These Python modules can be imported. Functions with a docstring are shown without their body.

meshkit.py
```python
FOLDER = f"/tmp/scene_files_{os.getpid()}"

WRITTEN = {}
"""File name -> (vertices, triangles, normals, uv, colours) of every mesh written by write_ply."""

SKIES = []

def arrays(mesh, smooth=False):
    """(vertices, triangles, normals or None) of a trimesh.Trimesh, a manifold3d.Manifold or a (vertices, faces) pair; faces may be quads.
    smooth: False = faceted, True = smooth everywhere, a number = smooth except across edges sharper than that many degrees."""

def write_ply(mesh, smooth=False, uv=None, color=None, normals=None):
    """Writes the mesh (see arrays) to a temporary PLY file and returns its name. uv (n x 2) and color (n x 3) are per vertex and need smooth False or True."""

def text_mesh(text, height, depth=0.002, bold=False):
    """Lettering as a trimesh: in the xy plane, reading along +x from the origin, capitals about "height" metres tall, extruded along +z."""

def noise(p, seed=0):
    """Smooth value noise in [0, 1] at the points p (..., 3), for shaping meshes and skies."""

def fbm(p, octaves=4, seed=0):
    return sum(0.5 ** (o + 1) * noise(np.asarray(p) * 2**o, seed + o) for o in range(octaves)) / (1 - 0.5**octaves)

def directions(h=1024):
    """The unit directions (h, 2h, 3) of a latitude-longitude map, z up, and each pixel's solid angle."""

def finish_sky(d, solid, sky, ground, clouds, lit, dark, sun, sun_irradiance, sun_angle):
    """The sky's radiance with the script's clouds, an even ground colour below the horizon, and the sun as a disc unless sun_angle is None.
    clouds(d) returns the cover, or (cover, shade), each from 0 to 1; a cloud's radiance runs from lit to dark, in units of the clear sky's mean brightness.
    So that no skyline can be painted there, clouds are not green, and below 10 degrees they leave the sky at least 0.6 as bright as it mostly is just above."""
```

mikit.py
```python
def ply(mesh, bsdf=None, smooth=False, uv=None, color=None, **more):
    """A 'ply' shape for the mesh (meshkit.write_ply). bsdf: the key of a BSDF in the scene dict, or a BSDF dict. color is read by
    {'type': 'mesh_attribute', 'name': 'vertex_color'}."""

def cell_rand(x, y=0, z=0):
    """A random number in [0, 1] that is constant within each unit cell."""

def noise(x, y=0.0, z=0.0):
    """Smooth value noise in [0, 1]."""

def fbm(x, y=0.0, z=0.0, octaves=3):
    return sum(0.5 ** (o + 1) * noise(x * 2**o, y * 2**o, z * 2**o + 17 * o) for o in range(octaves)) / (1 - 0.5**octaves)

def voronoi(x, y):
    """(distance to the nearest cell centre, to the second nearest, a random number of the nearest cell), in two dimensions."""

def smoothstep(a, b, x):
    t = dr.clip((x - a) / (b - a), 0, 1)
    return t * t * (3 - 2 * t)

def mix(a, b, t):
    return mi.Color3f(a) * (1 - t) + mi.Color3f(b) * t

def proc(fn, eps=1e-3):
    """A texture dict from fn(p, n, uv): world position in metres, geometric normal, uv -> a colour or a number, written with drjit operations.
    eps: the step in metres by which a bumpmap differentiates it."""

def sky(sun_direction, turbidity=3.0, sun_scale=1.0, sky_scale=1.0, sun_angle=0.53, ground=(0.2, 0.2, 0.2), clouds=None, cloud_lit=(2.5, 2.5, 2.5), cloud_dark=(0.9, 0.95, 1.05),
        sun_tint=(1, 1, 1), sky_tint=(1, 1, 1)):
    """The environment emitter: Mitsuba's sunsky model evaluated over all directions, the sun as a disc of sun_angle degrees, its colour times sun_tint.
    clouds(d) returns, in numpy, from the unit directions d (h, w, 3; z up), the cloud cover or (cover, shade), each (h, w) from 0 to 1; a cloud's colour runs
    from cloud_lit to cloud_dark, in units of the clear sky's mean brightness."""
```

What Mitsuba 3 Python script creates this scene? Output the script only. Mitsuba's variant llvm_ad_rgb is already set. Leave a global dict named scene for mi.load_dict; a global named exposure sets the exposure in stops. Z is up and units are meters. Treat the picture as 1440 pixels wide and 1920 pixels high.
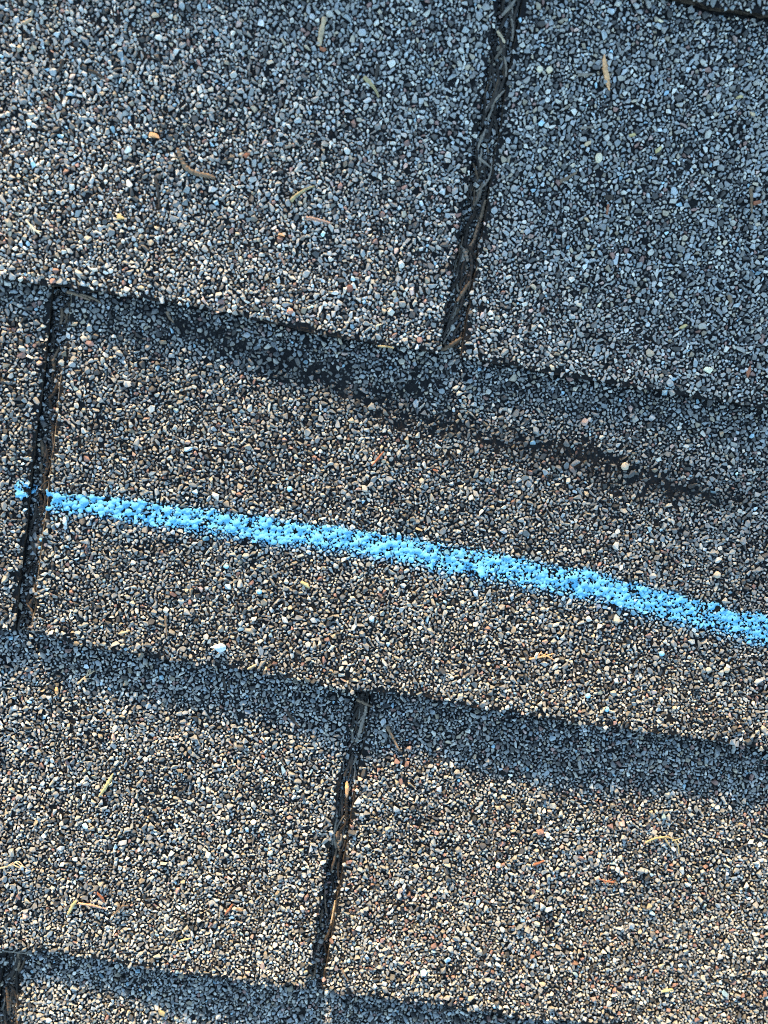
import math
import numpy as np
import mitsuba as mi
import mikit, meshkit
from scipy.spatial import ConvexHull, cKDTree
from scipy.ndimage import gaussian_filter

# ------------------------------------------------------------------ frame of the roof, camera, sky
# Roof coordinates in millimetres: u along the courses, v up the slope, w out of the roof plane.
PITCH = math.radians(18.0)
RU = np.array([1.0, 0.0, 0.0])
RV = np.array([0.0, math.cos(PITCH), math.sin(PITCH)])
RW = np.array([0.0, -math.sin(PITCH), math.cos(PITCH)])
BASIS = np.stack([RU, RV, RW])
LIFT_OFF = np.array([0.0, 0.0, 3.6])


def world(p):
    return np.asarray(p, float) @ BASIS * 0.001 + LIFT_OFF


def heading(d):
    return np.asarray(d, float) @ BASIS


EYE = np.array([0.0, -23.84, 312.3])
FWD = np.array([0.05249943, -0.13691628, -0.98919045])
UP = np.array([-0.15784993, 0.97696567, -0.14360181])
T4 = mi.ScalarTransform4f
scene, labels = {}, {}
scene['camera'] = {
    'type': 'thinlens', 'fov': 67.33, 'fov_axis': 'y', 'near_clip': 0.01, 'far_clip': 3000.0,
    'aperture_radius': 0.0024, 'focus_distance': 0.322,
    'to_world': T4().look_at(origin=world(EYE).tolist(), target=world(EYE + 100 * FWD).tolist(), up=heading(UP).tolist()),
}
SUN_EL, SUN_AZ = math.radians(10.0), math.radians(20.0)     # over the roof plane; from up the slope towards the left
SUN = np.array([-math.sin(SUN_AZ) * math.cos(SUN_EL), math.cos(SUN_AZ) * math.cos(SUN_EL), math.sin(SUN_EL)])
scene['sky_light'] = mikit.sky(heading(SUN).tolist(), turbidity=3, sun_scale=0.54, sky_scale=1.0, sun_angle=1.8, sun_tint=(1.0, 0.885, 0.60), sky_tint=(1.03, 1.02, 0.91))
exposure = 4.2

rng = np.random.default_rng(11)
DEG = math.pi / 180

# ------------------------------------------------------------------ materials
P = mikit


def asphalt_colour(p, n, uv):
    a = P.fbm(p.x * 900, p.y * 900, p.z * 900, 3)
    return P.mix((0.006, 0.006, 0.007), (0.024, 0.023, 0.023), a * a)


def asphalt_bump(p, n, uv):
    return 0.0007 * P.fbm(p.x * 1300, p.y * 1300, p.z * 1300, 3)


def wall_colour(p, n, uv):
    a = P.fbm(p.x * 700, p.y * 700, p.z * 700, 3)
    return P.mix((0.010, 0.009, 0.009), (0.055, 0.044, 0.036), P.smoothstep(0.35, 0.7, a))


def far_colour(p, n, uv):
    d, e, r = P.voronoi(p.x * 450, p.y * 450)
    tone = 0.05 + 0.30 * r * r
    return P.mix((0.015, 0.015, 0.017), (1.0, 1.0, 1.03), tone * P.smoothstep(0.02, 0.25, e - d))


def far_bump(p, n, uv):
    d, e, r = P.voronoi(p.x * 450, p.y * 450)
    return 0.0008 * P.smoothstep(0.0, 0.6, e - d)


def vertex_material(rough, spec=0.3):
    return {'type': 'twosided', 'bsdf': {'type': 'principled', 'base_color': {'type': 'mesh_attribute', 'name': 'vertex_color'}, 'roughness': rough, 'specular': spec}}


scene['m_granule'] = vertex_material(0.62, 0.35)
scene['m_debris'] = vertex_material(0.8, 0.2)
scene['m_asphalt'] = {'type': 'twosided', 'bsdf': {'type': 'bumpmap', 'scale': 1.0, 'arbitrary': P.proc(asphalt_bump, eps=1e-4), 'bsdf': {
    'type': 'principled', 'base_color': P.proc(asphalt_colour), 'roughness': 0.75, 'specular': 0.15}}}
scene['m_cut_edge'] = {'type': 'twosided', 'bsdf': {'type': 'principled', 'base_color': P.proc(wall_colour), 'roughness': 0.9, 'specular': 0.1}}


def lit_edge_colour(p, n, uv):  # paler tan than the other cut walls: sunlight put into the colour
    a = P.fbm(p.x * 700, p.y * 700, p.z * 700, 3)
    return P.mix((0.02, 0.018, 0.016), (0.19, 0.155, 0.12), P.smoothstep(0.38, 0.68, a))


scene['m_lit_edge'] = {'type': 'twosided', 'bsdf': {'type': 'principled', 'base_color': P.proc(lit_edge_colour), 'roughness': 0.9, 'specular': 0.1}}
scene['m_far_shingle'] = {'type': 'twosided', 'bsdf': {'type': 'bumpmap', 'scale': 1.0, 'arbitrary': P.proc(far_bump, eps=2e-4), 'bsdf': {
    'type': 'principled', 'base_color': P.proc(far_colour), 'roughness': 0.8, 'specular': 0.2}}}
CHALK_RGB = (0.13, 0.43, 0.68)


def chalk_colour(p, n, uv):
    a = P.fbm(p.x * 500, p.y * 500, p.z * 500, 3)
    b = P.noise(p.x * 2600, p.y * 2600, p.z * 2600)
    c = P.mix(tuple(0.86 * x for x in CHALK_RGB), tuple(min(0.9, 1.1 * x + 0.02) for x in CHALK_RGB), P.smoothstep(0.3, 0.7, a))
    return c * (0.9 + 0.2 * b)


scene['m_chalk'] = {'type': 'twosided', 'bsdf': {'type': 'principled', 'base_color': P.proc(chalk_colour), 'roughness': 1.0, 'specular': 0.05}}

# ------------------------------------------------------------------ measured outlines on the roof plane, millimetres
DEBRIS = [
('straw','straw','tan',2.2,[(-36.1,113.2),(-36.1,108.2),(-36.5,102.9)],'pale tan straw piece with blunt ends, upright on the top row of granules'),
('bark_chip','chip','rust',1.98,[(-36.0,102.5),(-33.9,101.9)],'tiny rust brown bark chip at the foot of the pale tan upright straw'),
('dry_twig','twig','khaki',1.98,[(-18.0,95.1),(-14.8,92.9),(-11.5,89.1)],'khaki bent twig scrap below and right of the pale tan upright straw'),
('dry_twig','twig','dark',1.76,[(-13.8,100.4),(-13.5,95.0)],'dark grey twig scrap just above the khaki bent twig'),
('dry_twig','twig','khaki',1.76,[(-38.4,45.9),(-35.3,49.6),(-30.3,52.9)],'khaki curved twig lying slanted on the middle of the upper left shingle'),
('dry_twig','twig','pink',1.76,[(-31.5,40.8),(-26.4,41.1),(-22.2,40.6)],'pinkish brown twig with an orange tip under the khaki curved twig'),
('bark_chip','chip','orange',1.76,[(-41.1,33.0),(-38.8,32.8)],'small orange chip below and left of the pinkish brown twig'),
('dry_twig','twig','dark',1.32,[(-48.0,66.3),(-47.9,68.8),(-46.5,70.4)],'dark hooked twig scrap at the centre of the upper left shingle'),
('dry_twig','twig','grey',1.32,[(-43.3,65.0),(-40.1,66.5)],'short grey twig beside the dark hooked twig scrap'),
('bark_chip','chip','orange',2.42,[(-94.7,61.0),(-90.6,60.2)],'orange brown bark flake above the braided twig'),
('dry_twig','braid','brown',1.98,[(-83.1,57.8),(-81.2,53.7),(-77.3,50.5),(-72.6,49.8),(-67.9,49.3)],'long curved scaly twig like a braid on the upper left shingle'),
('dry_twig','twig','dark',1.54,[(-90.2,45.7),(-88.2,40.2),(-87.3,35.1)],'thin dark twig standing upright left of the braided twig'),
('dry_sprig','sprig','cream',1.32,[(-135.4,21.9),(-132.4,19.4),(-129.4,17.6)],'cream coloured forked sprig in the sunlit left end of the upper shingle'),
('bark_chip','chip','yellow',2.64,[(-102.4,29.5),(-99.4,28.1)],'star shaped yellowish orange flake right of the cream forked sprig'),
('dry_twig','twig','dark',1.98,[(-129.1,81.7),(-129.4,79.4),(-130.5,77.0)],'blurred dark brown twig scrap near the top left corner'),
('dry_twig','twig','tan',1.54,[(-144.6,91.7),(-141.6,93.9)],'blurred tan twig bit close to the top left corner'),
('bark_chip','chip','rust',1.76,[(-58.7,59.0),(-56.1,59.9)],'small reddish chip right of the braided twig'),
('dry_twig','twig','dark',1.76,[(-119.0,79.2),(-116.4,78.8),(-113.9,77.7)],'faint dark twig scrap among the granules at upper left'),
('dry_twig','spindle','orange',2.42,[(70.3,119.4),(72.3,112.9),(74.9,107.5)],'bright orange spindle shaped leaf scale on the upper right shingle'),
('dry_twig','twig','grey',1.54,[(62.0,110.5),(67.9,112.1)],'grey brown twig lying level left of the orange spindle'),
('dry_twig','twig','grey',1.32,[(66.8,92.1),(71.8,93.6)],'pale grey twig below the orange spindle'),
('bark_chip','chip','tan',1.76,[(69.3,86.1),(71.5,87.9)],'tan chip below the pale grey twig'),
('bark_chip','chip','yellow',1.76,[(85.7,92.9),(88.3,93.0)],'yellow flake on the upper right shingle above the tan flake'),
('bark_chip','chip','yellow',1.98,[(96.5,88.0),(99.3,90.8)],'slanted tan yellow flake right of the oval white pebble'),
('dry_twig','twig','brown',1.76,[(62.5,71.2),(65.4,73.5),(68.1,75.5)],'brown slanted twig on the upper right shingle near the long gap'),
('bark_chip','chip','dark',2.86,[(80.6,69.2),(83.9,68.9)],'dark brown crumbly lump above a thin orange needle'),
('dry_twig','needle','rust',1.1,[(82.7,66.4),(83.0,62.2)],'thin orange needle under the dark crumbly lump'),
('bark_chip','chip','tan',1.76,[(74.5,59.7),(76.8,58.9)],'tan chip left of the thin orange needle'),
('dry_twig','twig','brown',1.54,[(136.6,81.5),(138.1,77.1),(139.1,72.7)],'upright brown twig at the right border of the photo'),
('bark_chip','chip','rust',2.2,[(138.5,76.0),(141.3,76.9)],'rust brown chip touching the upright twig at the right border'),
('bark_chip','chip','yellow',1.54,[(123.7,113.2),(126.2,114.2)],'small yellow chip near the right border, upper shingle'),
('bark_chip','chip','cream',1.1,[(87.9,135.0),(90.4,134.9)],'white sliver near the top edge at right'),
('bark_chip','chip','tan',1.76,[(130.0,108.9),(132.1,108.1)],'tan chip at the right border above the upright brown twig'),
('dry_twig','twig','brown',1.54,[(-80.2,-2.4),(-78.7,-4.6),(-77.1,-6.1)],'brown twig in the shadow under the left upper shingle edge'),
('dry_twig','needle','rust',1.1,[(12.4,-42.4),(10.5,-45.5),(8.4,-48.9)],'rust coloured needle lying slanted in the middle of the photo'),
('bark_chip','chip','cream',1.1,[(0.7,5.0),(3.8,6.7)],'white sliver near the lower edge of the upper left shingle'),
('dry_twig','needle','khaki',0.88,[(3.1,-2.1),(6.1,-1.8),(9.4,-1.7)],'thin khaki straw tucked under the upper left shingle edge'),
('bark_chip','chip','rust',1.1,[(33.1,-46.4),(35.8,-47.1)],'thin red sliver right of the slanted rust needle'),
('dry_twig','twig','pink',1.32,[(-39.8,25.8),(-38.8,24.4),(-37.2,22.2)],'pinkish brown twig scrap above the lower edge of the upper left shingle'),
('bark_chip','chip','yellow',1.76,[(119.8,24.4),(122.2,26.5)],'yellow and pink flake on the lower part of the upper right shingle'),
('bark_chip','chip','rust',1.98,[(150.2,15.0),(150.7,10.4)],'rust orange fibre tuft at the right border above the shingle edge'),
('bark_chip','chip','brown',1.76,[(136.4,41.2),(138.0,37.7)],'brown fibre tuft near the right border on the upper right shingle'),
('dry_twig','twig','brown',1.32,[(-64.8,-122.8),(-64.1,-126.6),(-63.1,-131.3)],'brown upright twig on the middle shingle left of the big white chip'),
('dry_twig','needle','tan',1.1,[(-82.5,-133.2),(-78.0,-131.1)],'tan straw near the lower edge of the middle shingle'),
('dry_twig','twig','dark',1.32,[(-80.3,-133.7),(-79.3,-137.9)],'dark twig stub under the tan straw near the middle shingle edge'),
('dry_sprig','sprig','tan',1.32,[(-97.8,-158.7),(-94.7,-154.9),(-91.7,-152.1)],'tan straw sprig in the shade on the lower left shingle'),
('bark_chip','spindle','orange',1.76,[(-106.3,-161.2),(-105.7,-164.8)],'small orange leaf scale on the lower left shingle'),
('dry_twig','twig','dark',1.54,[(-38.5,-147.2),(-36.9,-153.5)],'left one of two dark twigs standing below the big white chip'),
('dry_twig','twig','dark',1.32,[(-36.0,-147.5),(-35.5,-152.6)],'right one of two dark twigs standing below the big white chip'),
('dry_twig','needle','tan',1.1,[(-28.6,-139.8),(-25.0,-136.7)],'tan straw crossing the edge of the middle shingle'),
('dry_twig','needle','yellow',1.54,[(-12.4,-100.2),(-10.5,-100.8),(-8.6,-102.1)],'yellow green leaf bit below the chalk line'),
('dry_twig','twig','brown',1.76,[(32.8,-157.1),(36.1,-161.9),(39.7,-166.9)],'brown twig in the shade right of the lower gap'),
('dry_twig','twig','dark',1.76,[(-10.1,-157.2),(-7.3,-159.9),(-4.0,-163.4)],'dark twig in the shade left of the lower gap'),
('dry_sprig','sprig','orange',1.32,[(86.0,-117.3),(90.3,-115.7),(95.4,-113.5)],'orange brown forked sprig below the chalk line at right'),
('dry_sprig','sprig','dark',1.32,[(132.3,-141.9),(137.0,-142.7),(141.9,-144.9)],'dark brown sprig caught under the middle shingle edge at right'),
('dry_twig','spindle','yellow',1.76,[(-78.3,-194.9),(-80.3,-200.5),(-83.4,-206.6)],'bright yellow needle lying slanted on the lower left shingle'),
('dry_sprig','sprig','tan',1.32,[(-121.6,-245.1),(-117.7,-242.8),(-114.8,-240.6),(-113.2,-238.9),(-109.4,-240.3)],'pale tan twig standing off the shingle at the left border'),
('dry_twig','needle','yellow',1.76,[(-87.2,-254.7),(-89.9,-261.7)],'yellow green straw left of the reddish curved twig'),
('dry_twig','braid','pink',1.32,[(-86.2,-255.8),(-80.2,-255.7),(-73.7,-256.3)],'reddish curved scaly twig on the lower left shingle'),
('dry_sprig','sprig','brown',1.32,[(-70.7,-258.4),(-68.1,-255.2),(-66.0,-251.4)],'brown forked twig right of the reddish curved twig'),
('bark_chip','chip','rust',1.76,[(-78.3,-248.8),(-75.0,-252.9)],'red brown chip above the reddish curved twig'),
('dry_twig','needle','rust',1.32,[(-20.4,-246.3),(-21.6,-249.1),(-22.9,-251.5)],'orange red needle on the lower left shingle near the lower gap'),
('bark_chip','chip','brown',2.2,[(-19.2,-247.9),(-15.7,-248.2)],'brown oval seed husk beside the orange red needle'),
('dry_twig','needle','yellow',1.1,[(-41.1,-266.0),(-36.0,-263.5)],'yellow straw lying level near the lower left shingle edge'),
('dry_twig','braid','cream',1.1,[(-48.1,-259.8),(-46.1,-261.6),(-42.4,-260.8)],'cream curl above the yellow level straw'),
('bark_chip','chip','khaki',2.64,[(-45.9,-304.5),(-42.8,-306.5)],'olive brown lump at the bottom border'),
('dry_sprig','sprig','grey',1.32,[(-116.8,-286.1),(-110.4,-286.2),(-104.0,-285.8)],'grey twig lying across the top of the bottom left gap'),
('dry_twig','twig','brown',1.54,[(30.6,-267.5),(32.4,-269.9),(34.5,-272.8)],'brown twig right of the lower end of the lower gap'),
('dry_twig','needle','tan',1.1,[(63.6,-267.1),(62.4,-271.5)],'tan straw near the bottom edge of the lower right shingle'),
('dry_sprig','sprig','dark',1.54,[(79.4,-287.9),(86.7,-285.2),(94.5,-282.5)],'dark brown sprig stuck under the lower right shingle edge'),
('dry_sprig','sprig','khaki',1.54,[(153.2,-192.7),(158.0,-189.2),(164.0,-188.8),(168.8,-195.2)],'golden brown arched grass sprig on the lower right shingle'),
('dry_sprig','sprig','rust',1.32,[(136.1,-211.8),(139.7,-212.8),(143.5,-212.8)],'red brown sprig below and left of the arched grass sprig'),
('dry_twig','twig','rust',1.76,[(106.4,-209.7),(110.6,-207.1)],'orange brown twig bit on the lower right shingle left of the red brown sprig'),
('dry_twig','spindle','yellow',1.76,[(174.4,-260.3),(179.4,-258.2)],'golden yellow leaf scale near the bottom right corner'),
('dry_twig','straw','tan',1.54,[(28.9,121.6),(32.7,117.9)],'bright tan straw near the top end of the upper right gap'),
('dry_twig','twig','grey',1.76,[(29.2,92.6),(32.2,96.6),(35.6,101.2)],'grey brown twig laid slanted across the upper right gap'),
('dry_twig','twig','grey',1.54,[(29.1,75.2),(32.0,74.1),(35.3,72.3)],'short grey brown twig across the middle of the upper right gap'),
('dry_twig','twig','brown',1.98,[(18.2,-148.6),(25.1,-149.4)],'brown twig lying level across the top of the lower gap'),
('dry_twig','braid','grey',1.98,[(22.8,-150.3),(22.4,-157.7),(20.9,-167.1)],'long grey brown twig along the upper part of the lower gap'),
('dry_twig','spindle','orange',2.2,[(20.1,-185.2),(21.1,-192.7)],'sunlit orange tan twig in the middle of the lower gap'),
('dry_twig','needle','tan',1.1,[(23.6,-241.0),(23.6,-247.2),(23.3,-254.5)],'thin tan straw at the right side of the lower gap, near its lower end'),
('dry_twig','twig','brown',1.54,[(-118.9,-1.4),(-114.1,-2.0),(-109.7,-3.1)],'brown twig at the top of the left gap, first of two'),
('dry_twig','twig','brown',1.32,[(-114.0,-1.6),(-109.9,-1.9),(-105.4,-3.4)],'brown twig under the shingle edge right of the left gap top'),
]
PEBBLES = [
('chalk_chip','white',6.81,5.27,(-41.6,-132.3),'large pale bluish white chip near the lower edge of the middle shingle'),
('chalk_chip','white',2.64,3.96,(-109.2,-90.5),'small pale white chip just under the left end of the chalk line'),
('chalk_crumb','chalk',1.98,2.42,(-22.7,-63.4),'light blue crumb above the chalk line'),
('chalk_crumb','chalk',2.2,1.76,(-43.3,-98.8),'blue crumb below the left half of the chalk line'),
('chalk_crumb','chalk',1.98,1.98,(-118.9,-100.0),'upper of two blue crumbs in the left gap'),
('chalk_crumb','chalk',1.54,1.76,(-119.2,-103.4),'lower of two blue crumbs in the left gap'),
('chalk_crumb','chalk',2.2,1.98,(-28.6,-106.9),'cyan crumb below the chalk line, left of centre'),
('chalk_crumb','white',2.2,2.64,(18.5,-110.6),'pale blue pebble below the middle of the chalk line'),
('chalk_crumb','chalk',2.42,2.2,(140.9,-106.9),'cyan crumb below the right end of the chalk line'),
('chalk_crumb','chalk',1.76,2.42,(122.1,-133.4),'cyan crumb close above the middle shingle edge at right'),
('chalk_crumb','chalk',2.2,2.2,(113.0,-128.8),'light blue crumb right of the orange sprig, above the shingle edge'),
('pebble','cream',2.86,3.74,(75.7,82.6),'oval white pebble on the upper right shingle'),
('pebble','cream',2.42,2.42,(47.1,110.0),'left one of two pale pebbles near the orange spindle'),
('pebble','cream',2.42,2.42,(50.7,110.6),'right one of two pale pebbles near the orange spindle'),
('pebble','beige',3.3,3.3,(110.4,-32.5),'large beige pebble beside the black bare streak'),
('pebble','beige',3.08,2.86,(157.6,-70.5),'beige pebble just above the right end of the chalk line'),
('pebble','beige',2.86,2.2,(119.1,-95.8),'peach pebble just below the chalk line at right'),
('pebble','beige',2.42,2.42,(162.2,-110.7),'beige pebble below the right end of the chalk line'),
('pebble','beige',2.42,2.86,(169.9,-109.5),'rightmost beige pebble below the chalk line'),
('pebble','pinkstone',2.64,2.2,(-32.4,5.3),'salmon pink pebble on the lower edge of the upper left shingle'),
('pebble','redstone',2.64,2.86,(-11.1,17.7),'dark red oval pebble near the lower edge of the upper left shingle'),
]
CHALK = [(-117.5,-84.1),(-108.2,-83.0),(-97.7,-82.2),(-85.0,-82.1),(-72.2,-82.0),(-59.4,-81.7),(-44.3,-81.7),(-29.3,-81.0),(-16.3,-81.1),(-3.3,-80.6),(9.8,-79.9),(23.0,-80.2),(36.4,-81.0),(49.7,-81.1),(65.3,-81.1),(81.2,-81.9),(97.1,-82.6),(110.9,-83.4),(125.0,-85.5),(139.0,-86.5),(153.0,-87.6),(167.2,-89.1),(183.8,-90.2),(200.6,-91.8)]
CHALK_LEFT = [(-128.3,-79.6),(-126.0,-80.9),(-123.3,-82.9)]
BARE = [(-31.0,-11.6,2.2),(-22.1,-14.7,3.5),(-15.4,-16.7,4.4),(-6.7,-18.0,3.1),(20.6,-14.3,4.8),(33.9,-28.7,2.2),(55.4,-27.3,2.2),(73.5,-29.8,3.1),(84.7,-30.8,3.5),(95.9,-31.1,4.4),(107.3,-32.6,4.0),(116.7,-34.8,5.3),(126.1,-36.5,5.7),(137.7,-38.4,5.3),(147.0,-39.4,3.1),(160.3,-37.9,1.8),(22.4,-12.5,5.3),(-28.2,-2.2,3.5),(76.0,1.7,1.8)]
EDGE_1 = [(-142.7,-1.0),(-119.7,-0.2),(-82.2,1.1),(-51.9,0.8),(-27.6,-0.8),(4.0,-1.1),(16.6,-0.6),(46.4,-0.6),(56.4,0.0),(71.1,-1.3),(89.0,-1.0),(107.0,-0.6),(125.5,-0.7),(143.7,-0.2),(161.6,-0.7)]
EDGE_2 = [(-129.7,-139.2),(-123.0,-138.0),(-106.0,-140.1),(-92.3,-141.1),(-79.3,-140.9),(-57.4,-141.4),(-28.0,-140.4),(-8.0,-140.3),(13.8,-142.3),(39.1,-140.1),(65.0,-141.3),(83.2,-140.6),(114.0,-141.2),(142.0,-141.0),(172.5,-140.7),(195.5,-140.9)]
EDGE_3 = [(-116.3,-281.9),(-101.0,-281.5),(-82.1,-280.6),(-58.9,-281.5),(-42.7,-281.0),(-24.0,-281.0),(-5.1,-281.5),(10.5,-280.0),(25.5,-280.1),(38.2,-280.6),(66.2,-280.2),(82.4,-280.6),(110.2,-282.1),(134.5,-280.9)]


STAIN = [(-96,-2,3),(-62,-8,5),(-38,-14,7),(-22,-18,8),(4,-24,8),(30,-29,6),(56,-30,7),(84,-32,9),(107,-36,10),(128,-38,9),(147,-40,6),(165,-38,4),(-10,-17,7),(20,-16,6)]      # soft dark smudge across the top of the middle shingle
EXPOSURE, TAB, THICK = 142.4, 333.0, 3.2          # course height, tab width, shingle thickness with its granules
BUTT = {c: -EXPOSURE * (c - 1) for c in range(-18, 14)}           # v of each course's lower edge; course 1 has its edge at v = 0
BUTT[2], BUTT[3] = -141.0, -281.0
GAPS = {0: (-121.0, 8.0), 1: (31.8, 9.0), 2: (-121.0, 7.2), 3: (20.8, 7.2), 4: (-112.0, 9.5)}     # centre and width of one cutout per course


def gap_of(c):
    if c in GAPS:
        return GAPS[c]
    return ((-121.0 if c % 2 == 0 else 31.0), 8.0)


def smooth(a, b, x):
    t = np.clip((np.asarray(x, float) - a) / (b - a), 0, 1)
    return t * t * (3 - 2 * t)


def n2(u, v, scale, seed):
    u, v = np.broadcast_arrays(np.asarray(u, float), np.asarray(v, float))
    return meshkit.noise(np.stack([u / scale, v / scale, np.full(u.shape, 0.37)], -1), seed)


def f2(u, v, scale, seed, octaves=3):
    u, v = np.broadcast_arrays(np.asarray(u, float), np.asarray(v, float))
    return meshkit.fbm(np.stack([u / scale, v / scale, np.full(u.shape, 0.37)], -1), octaves, seed)


EDGE = {1: np.array(EDGE_1), 2: np.array(EDGE_2), 3: np.array(EDGE_3)}


def edge_exact(c, u):
    """v of the lower edge of course c at u: measured where the photograph shows it, with a ragged noise."""
    u = np.asarray(u, float)
    rag = 1.6 * (f2(u, 0 * u, 5.0, 60 + c) - 0.5) + 1.6 * (n2(u, 0 * u, 1.8, 80 + c) - 0.5)
    if c in EDGE:
        e = EDGE[c]
        return np.interp(u, e[:, 0], e[:, 1]) + rag
    return BUTT[c] + rag + 2.0 * (n2(u, 0 * u, 60, 90 + c) - 0.5)


US, VS = np.arange(-760.0, 760.0, 0.25), np.arange(-760.0, 560.0, 0.25)
EDGE_TABLE, GAP_TABLE = {}, {}


def edge_v(c, u):
    if c not in EDGE_TABLE:
        EDGE_TABLE[c] = edge_exact(c, US)
    return np.interp(u, US, EDGE_TABLE[c])


def gap_sides(c, v, k):
    """u of the left and right wall of cutout k of course c at v."""
    if c not in GAP_TABLE:
        GAP_TABLE[c] = gap_exact(c, VS)
    l, r = GAP_TABLE[c]
    return np.interp(v, VS, l) + k * TAB, np.interp(v, VS, r) + k * TAB


def gap_exact(c, v):
    u0, w = gap_of(c)
    v = np.asarray(v, float)
    a = 1.3 * (f2(v, 0 * v, 9.0, 20 + c, 3) - 0.5)
    b = 1.6 * (f2(v, 0 * v, 7.0, 40 + c, 3) - 0.5)
    return u0 - w / 2 + a, u0 + w / 2 + b


def tab_index(c, u):
    return np.floor((np.asarray(u, float) - gap_of(c)[0]) / TAB).astype(int)      # tab k runs from cutout k to cutout k + 1


def lift(c, u):
    """How far the lower edge of the tab of course c has curled up at u, in millimetres."""
    u = np.asarray(u, float)
    wav = 2.2 * (f2(u, 0 * u, 38, 200 + c, 2) - 0.5)
    if c == 1:
        return np.where(u < 31.8, np.interp(u, [-300, -150, -100, -60, 0, 30], [0, 0.0, 0.6, 1.4, 2.0, 2.0]), 0.8) + wav
    if c == 2:
        return np.where(u < -121, 0.6, np.interp(u, [-120, -60, 0, 100, 180], [0.8, 1.8, 3.4, 4.4, 3.4])) + wav
    if c == 3:
        return np.where(u < 20.8, np.interp(u, [-150, -90, -40, 20], [0.6, 1.4, 2.8, 3.2]), 3.4) + wav
    return 1.0 + wav


def deck(u, v):
    """Unevenness of the boards under the shingles and of the sheets themselves."""
    return 3.0 * (f2(u, v, 75.0, 300, 2) - 0.5) + 1.1 * (n2(u, v, 26.0, 301) - 0.5) + 4.0 * np.exp(-((u + 172) / 48) ** 2 - ((v + 70) / 80) ** 2)


def surface(c, u, v):
    """Height of the top side of the shingle of course c (its covered upper half included)."""
    t = (BUTT[c - 1] - np.asarray(v, float)) / (BUTT[c - 1] - BUTT[c])
    tp = np.clip(t, 0, None)
    return THICK * t + lift(c, u) * tp ** 2.0 + deck(u, v)


# ------------------------------------------------------------------ helpers that add entries
def key_for(name):
    if name not in scene and not any(k.startswith(name + '__') for k in scene):
        return name
    i = 1
    while f'{name}_{i:03d}' in scene or any(k.startswith(f'{name}_{i:03d}__') for k in scene):
        i += 1
    return f'{name}_{i:03d}'


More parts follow.
